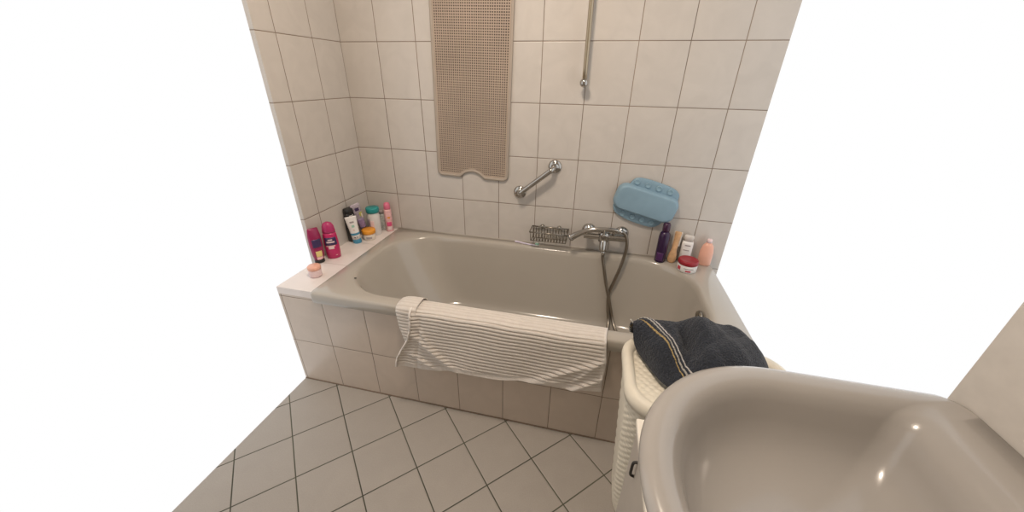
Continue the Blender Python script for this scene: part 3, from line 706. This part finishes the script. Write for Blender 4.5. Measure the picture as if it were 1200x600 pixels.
# lilac sachet tube leaning left
b_ = thing('cosmetic_tube', 'lilac printed tube leaning left behind the black bottle', 'tube', (.043, -.128, ZD), (math.radians(12), math.radians(-12), math.radians(50)))
part('cap', M['violet'], b_, [(.017, .013, 0), (.018, .014, .003), (.018, .014, .03), (.017, .013, .032)])
S = [(.018, .014, .033), (.020, .013, .08), (.023, .010, .13), (.025, .005, .19), (.0255, .002, .214)]
bd = part('body', M['lilac'], b_, S); wrap('print', M['olive'], bd, S, -80, -30, .135, .160, .001); wrap('print', M['violet'], bd, S, -140, -40, .06, .12, .001); wrap('print', M['navy'], bd, S, -110, -60, .172, .190, .001); wrap('print', M['cream'], bd, S, -60, -40, .125, .150, .0016)
# teal-lidded jar
b_ = thing('cotton_jar', 'clear round jar with teal lid standing in the corner', 'jar', (.088, -.096, ZD), (0, 0, RL))
S = [(.032, .032, 0), (.034, .034, .003), (.034, .034, .115), (.031, .031, .124), (.031, .031, .131)]
bd = part('body', M['glass_pale'], b_, S); part('lid', M['teal'], b_, [(.034, .034, .1315), (.036, .036, .134), (.036, .036, .156), (.034, .034, .160), (.01, .01, .161)])
wrap('label', M['pale_pink'], bd, S, -150, -95, .04, .09); wrap('label', M['lilac'], bd, S, -165, -130, .02, .10, .001)
# orange jar
b_ = thing('cream_jar', 'low jar with orange lid in front of the teal-lidded jar', 'jar', (.094, -.170, ZD), (0, 0, RL))
S = [(.032, .032, 0), (.034, .034, .002), (.034, .034, .030), (.031, .031, .034)]
bd = part('body', M['cream'], b_, S); part('lid', M['orange'], b_, [(.034, .034, .0345), (.0365, .0365, .037), (.0365, .0365, .054), (.034, .034, .058), (.01, .01, .0585)])
wrap('label', M['grey_print'], bd, S, -120, -70, .010, .022, .0008)
# small grey bottle between jar and aerosol
b_ = thing('small_bottle', 'small grey green patterned bottle between teal-lidded jar and pink aerosol', 'bottle', (.096, -.030, ZD), (0, 0, math.radians(10)))
S = [(.020, .014, 0), (.022, .016, .003), (.022, .016, .085), (.015, .011, .100)]
part('body', M['grey_green'], b_, S, 3); part('cap', M['grey_print'], b_, [(.013, .010, .1005), (.013, .010, .120), (.011, .008, .122)])
# pink deodorant aerosol
b_ = thing('deodorant_can', 'slim pink aerosol can with pink cap against the back wall', 'spray can', (.142, -.034, ZD), (0, 0, RL))
S = [(.019, .019, 0), (.021, .021, .003), (.021, .021, .125), (.018, .018, .134)]
bd = part('body', M['pink_light'], b_, S); part('cap', M['pink_cap'], b_, [(.018, .018, .1345), (.0185, .0185, .139), (.0180, .0180, .158), (.014, .014, .170), (.005, .005, .174)])
wrap('label_text', M['pink_print'], bd, S, -130, -55, .035, .060); wrap('label_text', M['orange'], bd, S, -110, -70, .082, .092, .0008); wrap('label_text', M['pale_pink'], bd, S, -125, -55, .012, .030)
# pale pot at the front of the shelf
b_ = thing('soap_pot', 'small peach coloured pot near the front of the tiled shelf', 'pot', (.100, -.605, ZD), (0, 0, RL))
S = [(.022, .022, 0), (.026, .026, .004), (.027, .027, .032), (.026, .026, .036)]
part('body', M['pale_pink'], b_, S); part('lid', M['peach'], b_, [(.0275, .0275, .0365), (.028, .028, .040), (.028, .028, .050), (.024, .024, .054)])
# right corner
RR = math.radians(-14)
b_ = thing('hair_spray_can', 'dark purple bottle with domed cap, leftmost in the right tub corner', 'bottle', (1.653, -.056, ZR), (0, 0, RR))
S = [(.023, .023, 0), (.0255, .0255, .004), (.0260, .0260, .06), (.0260, .0260, .135), (.023, .023, .150), (.0150, .0150, .163)]
bd = part('body', M['purple_dark'], b_, S); part('cap', mat('purple_cap', (.045, .012, .04), .25), b_, [(.0165, .0165, .1635), (.0175, .0175, .168), (.0175, .0175, .196), (.014, .014, .203), (.005, .005, .206)])
wrap('label', mat('purple_label', (.075, .02, .10), .4), bd, S, -130, -60, .012, .055)
b_ = thing('wooden_brush', 'wooden handled brush propped upright beside the dark purple bottle', 'brush', (1.706, -.060, ZR), (math.radians(-9), math.radians(2), RR))
bm = bmesh.new()
loft(bm, ell([(.010, .007, 0), (.017, .010, .006), (.020, .012, .022), (.018, .011, .045), (.013, .009, .065), (.0125, .009, .110), (.0145, .009, .140), (.0155, .009, .155), (.013, .008, .160)], 24)); obj('handle', bm, M['wood'], b_)
bm = bmesh.new(); box(bm, -.019, .019, .0075, .020, .085, .158, .004); obj('bristles', bm, M['cream'], b_)
b_ = thing('lotion_bottle', 'white bottle with faint grey print behind the red-lidded jar', 'bottle', (1.772, -.028, ZR), (0, 0, RR))
S = [(.024, .016, 0), (.026, .018, .004), (.026, .018, .100), (.023, .015, .112)]
bd = part('body', M['white_plastic'], b_, S, 3); part('cap', mat('cap_grey_white', (.66, .62, .58), .4), b_, [(.022, .014, .1125), (.022, .014, .138), (.020, .012, .141)], 3)
wrap('print', M['grey_print'], bd, S, -105, -65, .090, .096, p=3); wrap('print', M['grey_print'], bd, S, -112, -70, .066, .070, p=3)
b_ = thing('cream_jar', 'wide white jar with dark red lid on the right tub corner', 'jar', (1.768, -.122, ZR), (0, 0, RR))
S = [(.041, .041, 0), (.044, .044, .004), (.044, .044, .034), (.043, .043, .036)]
bd = part('body', M['white_plastic'], b_, S, n=48); part('lid', M['red_lid'], b_, [(.0440, .0440, .0365), (.0455, .0455, .039), (.0455, .0455, .052), (.043, .043, .0565), (.038, .038, .057), (.034, .034, .0555), (.01, .01, .055)], n=48)
wrap('label_mark', M['red_mark'], bd, S, -152, -128, .010, .028); wrap('label_text', M['grey_print'], bd, S, -108, -50, .022, .025); wrap('label_mark', M['red_mark'], bd, S, -95, -65, .008, .015)
b_ = thing('peach_bottle', 'peach coloured bottle in the right corner, cut by the photo edge', 'bottle', (1.862, -.040, ZR), (0, 0, RR))
S = [(.026, .017, 0), (.030, .020, .005), (.030, .020, .07), (.024, .016, .100), (.012, .010, .118)]
part('body', M['peach'], b_, S); part('cap', M['pale_pink'], b_, [(.012, .010, .1185), (.012, .010, .134), (.009, .007, .137)])
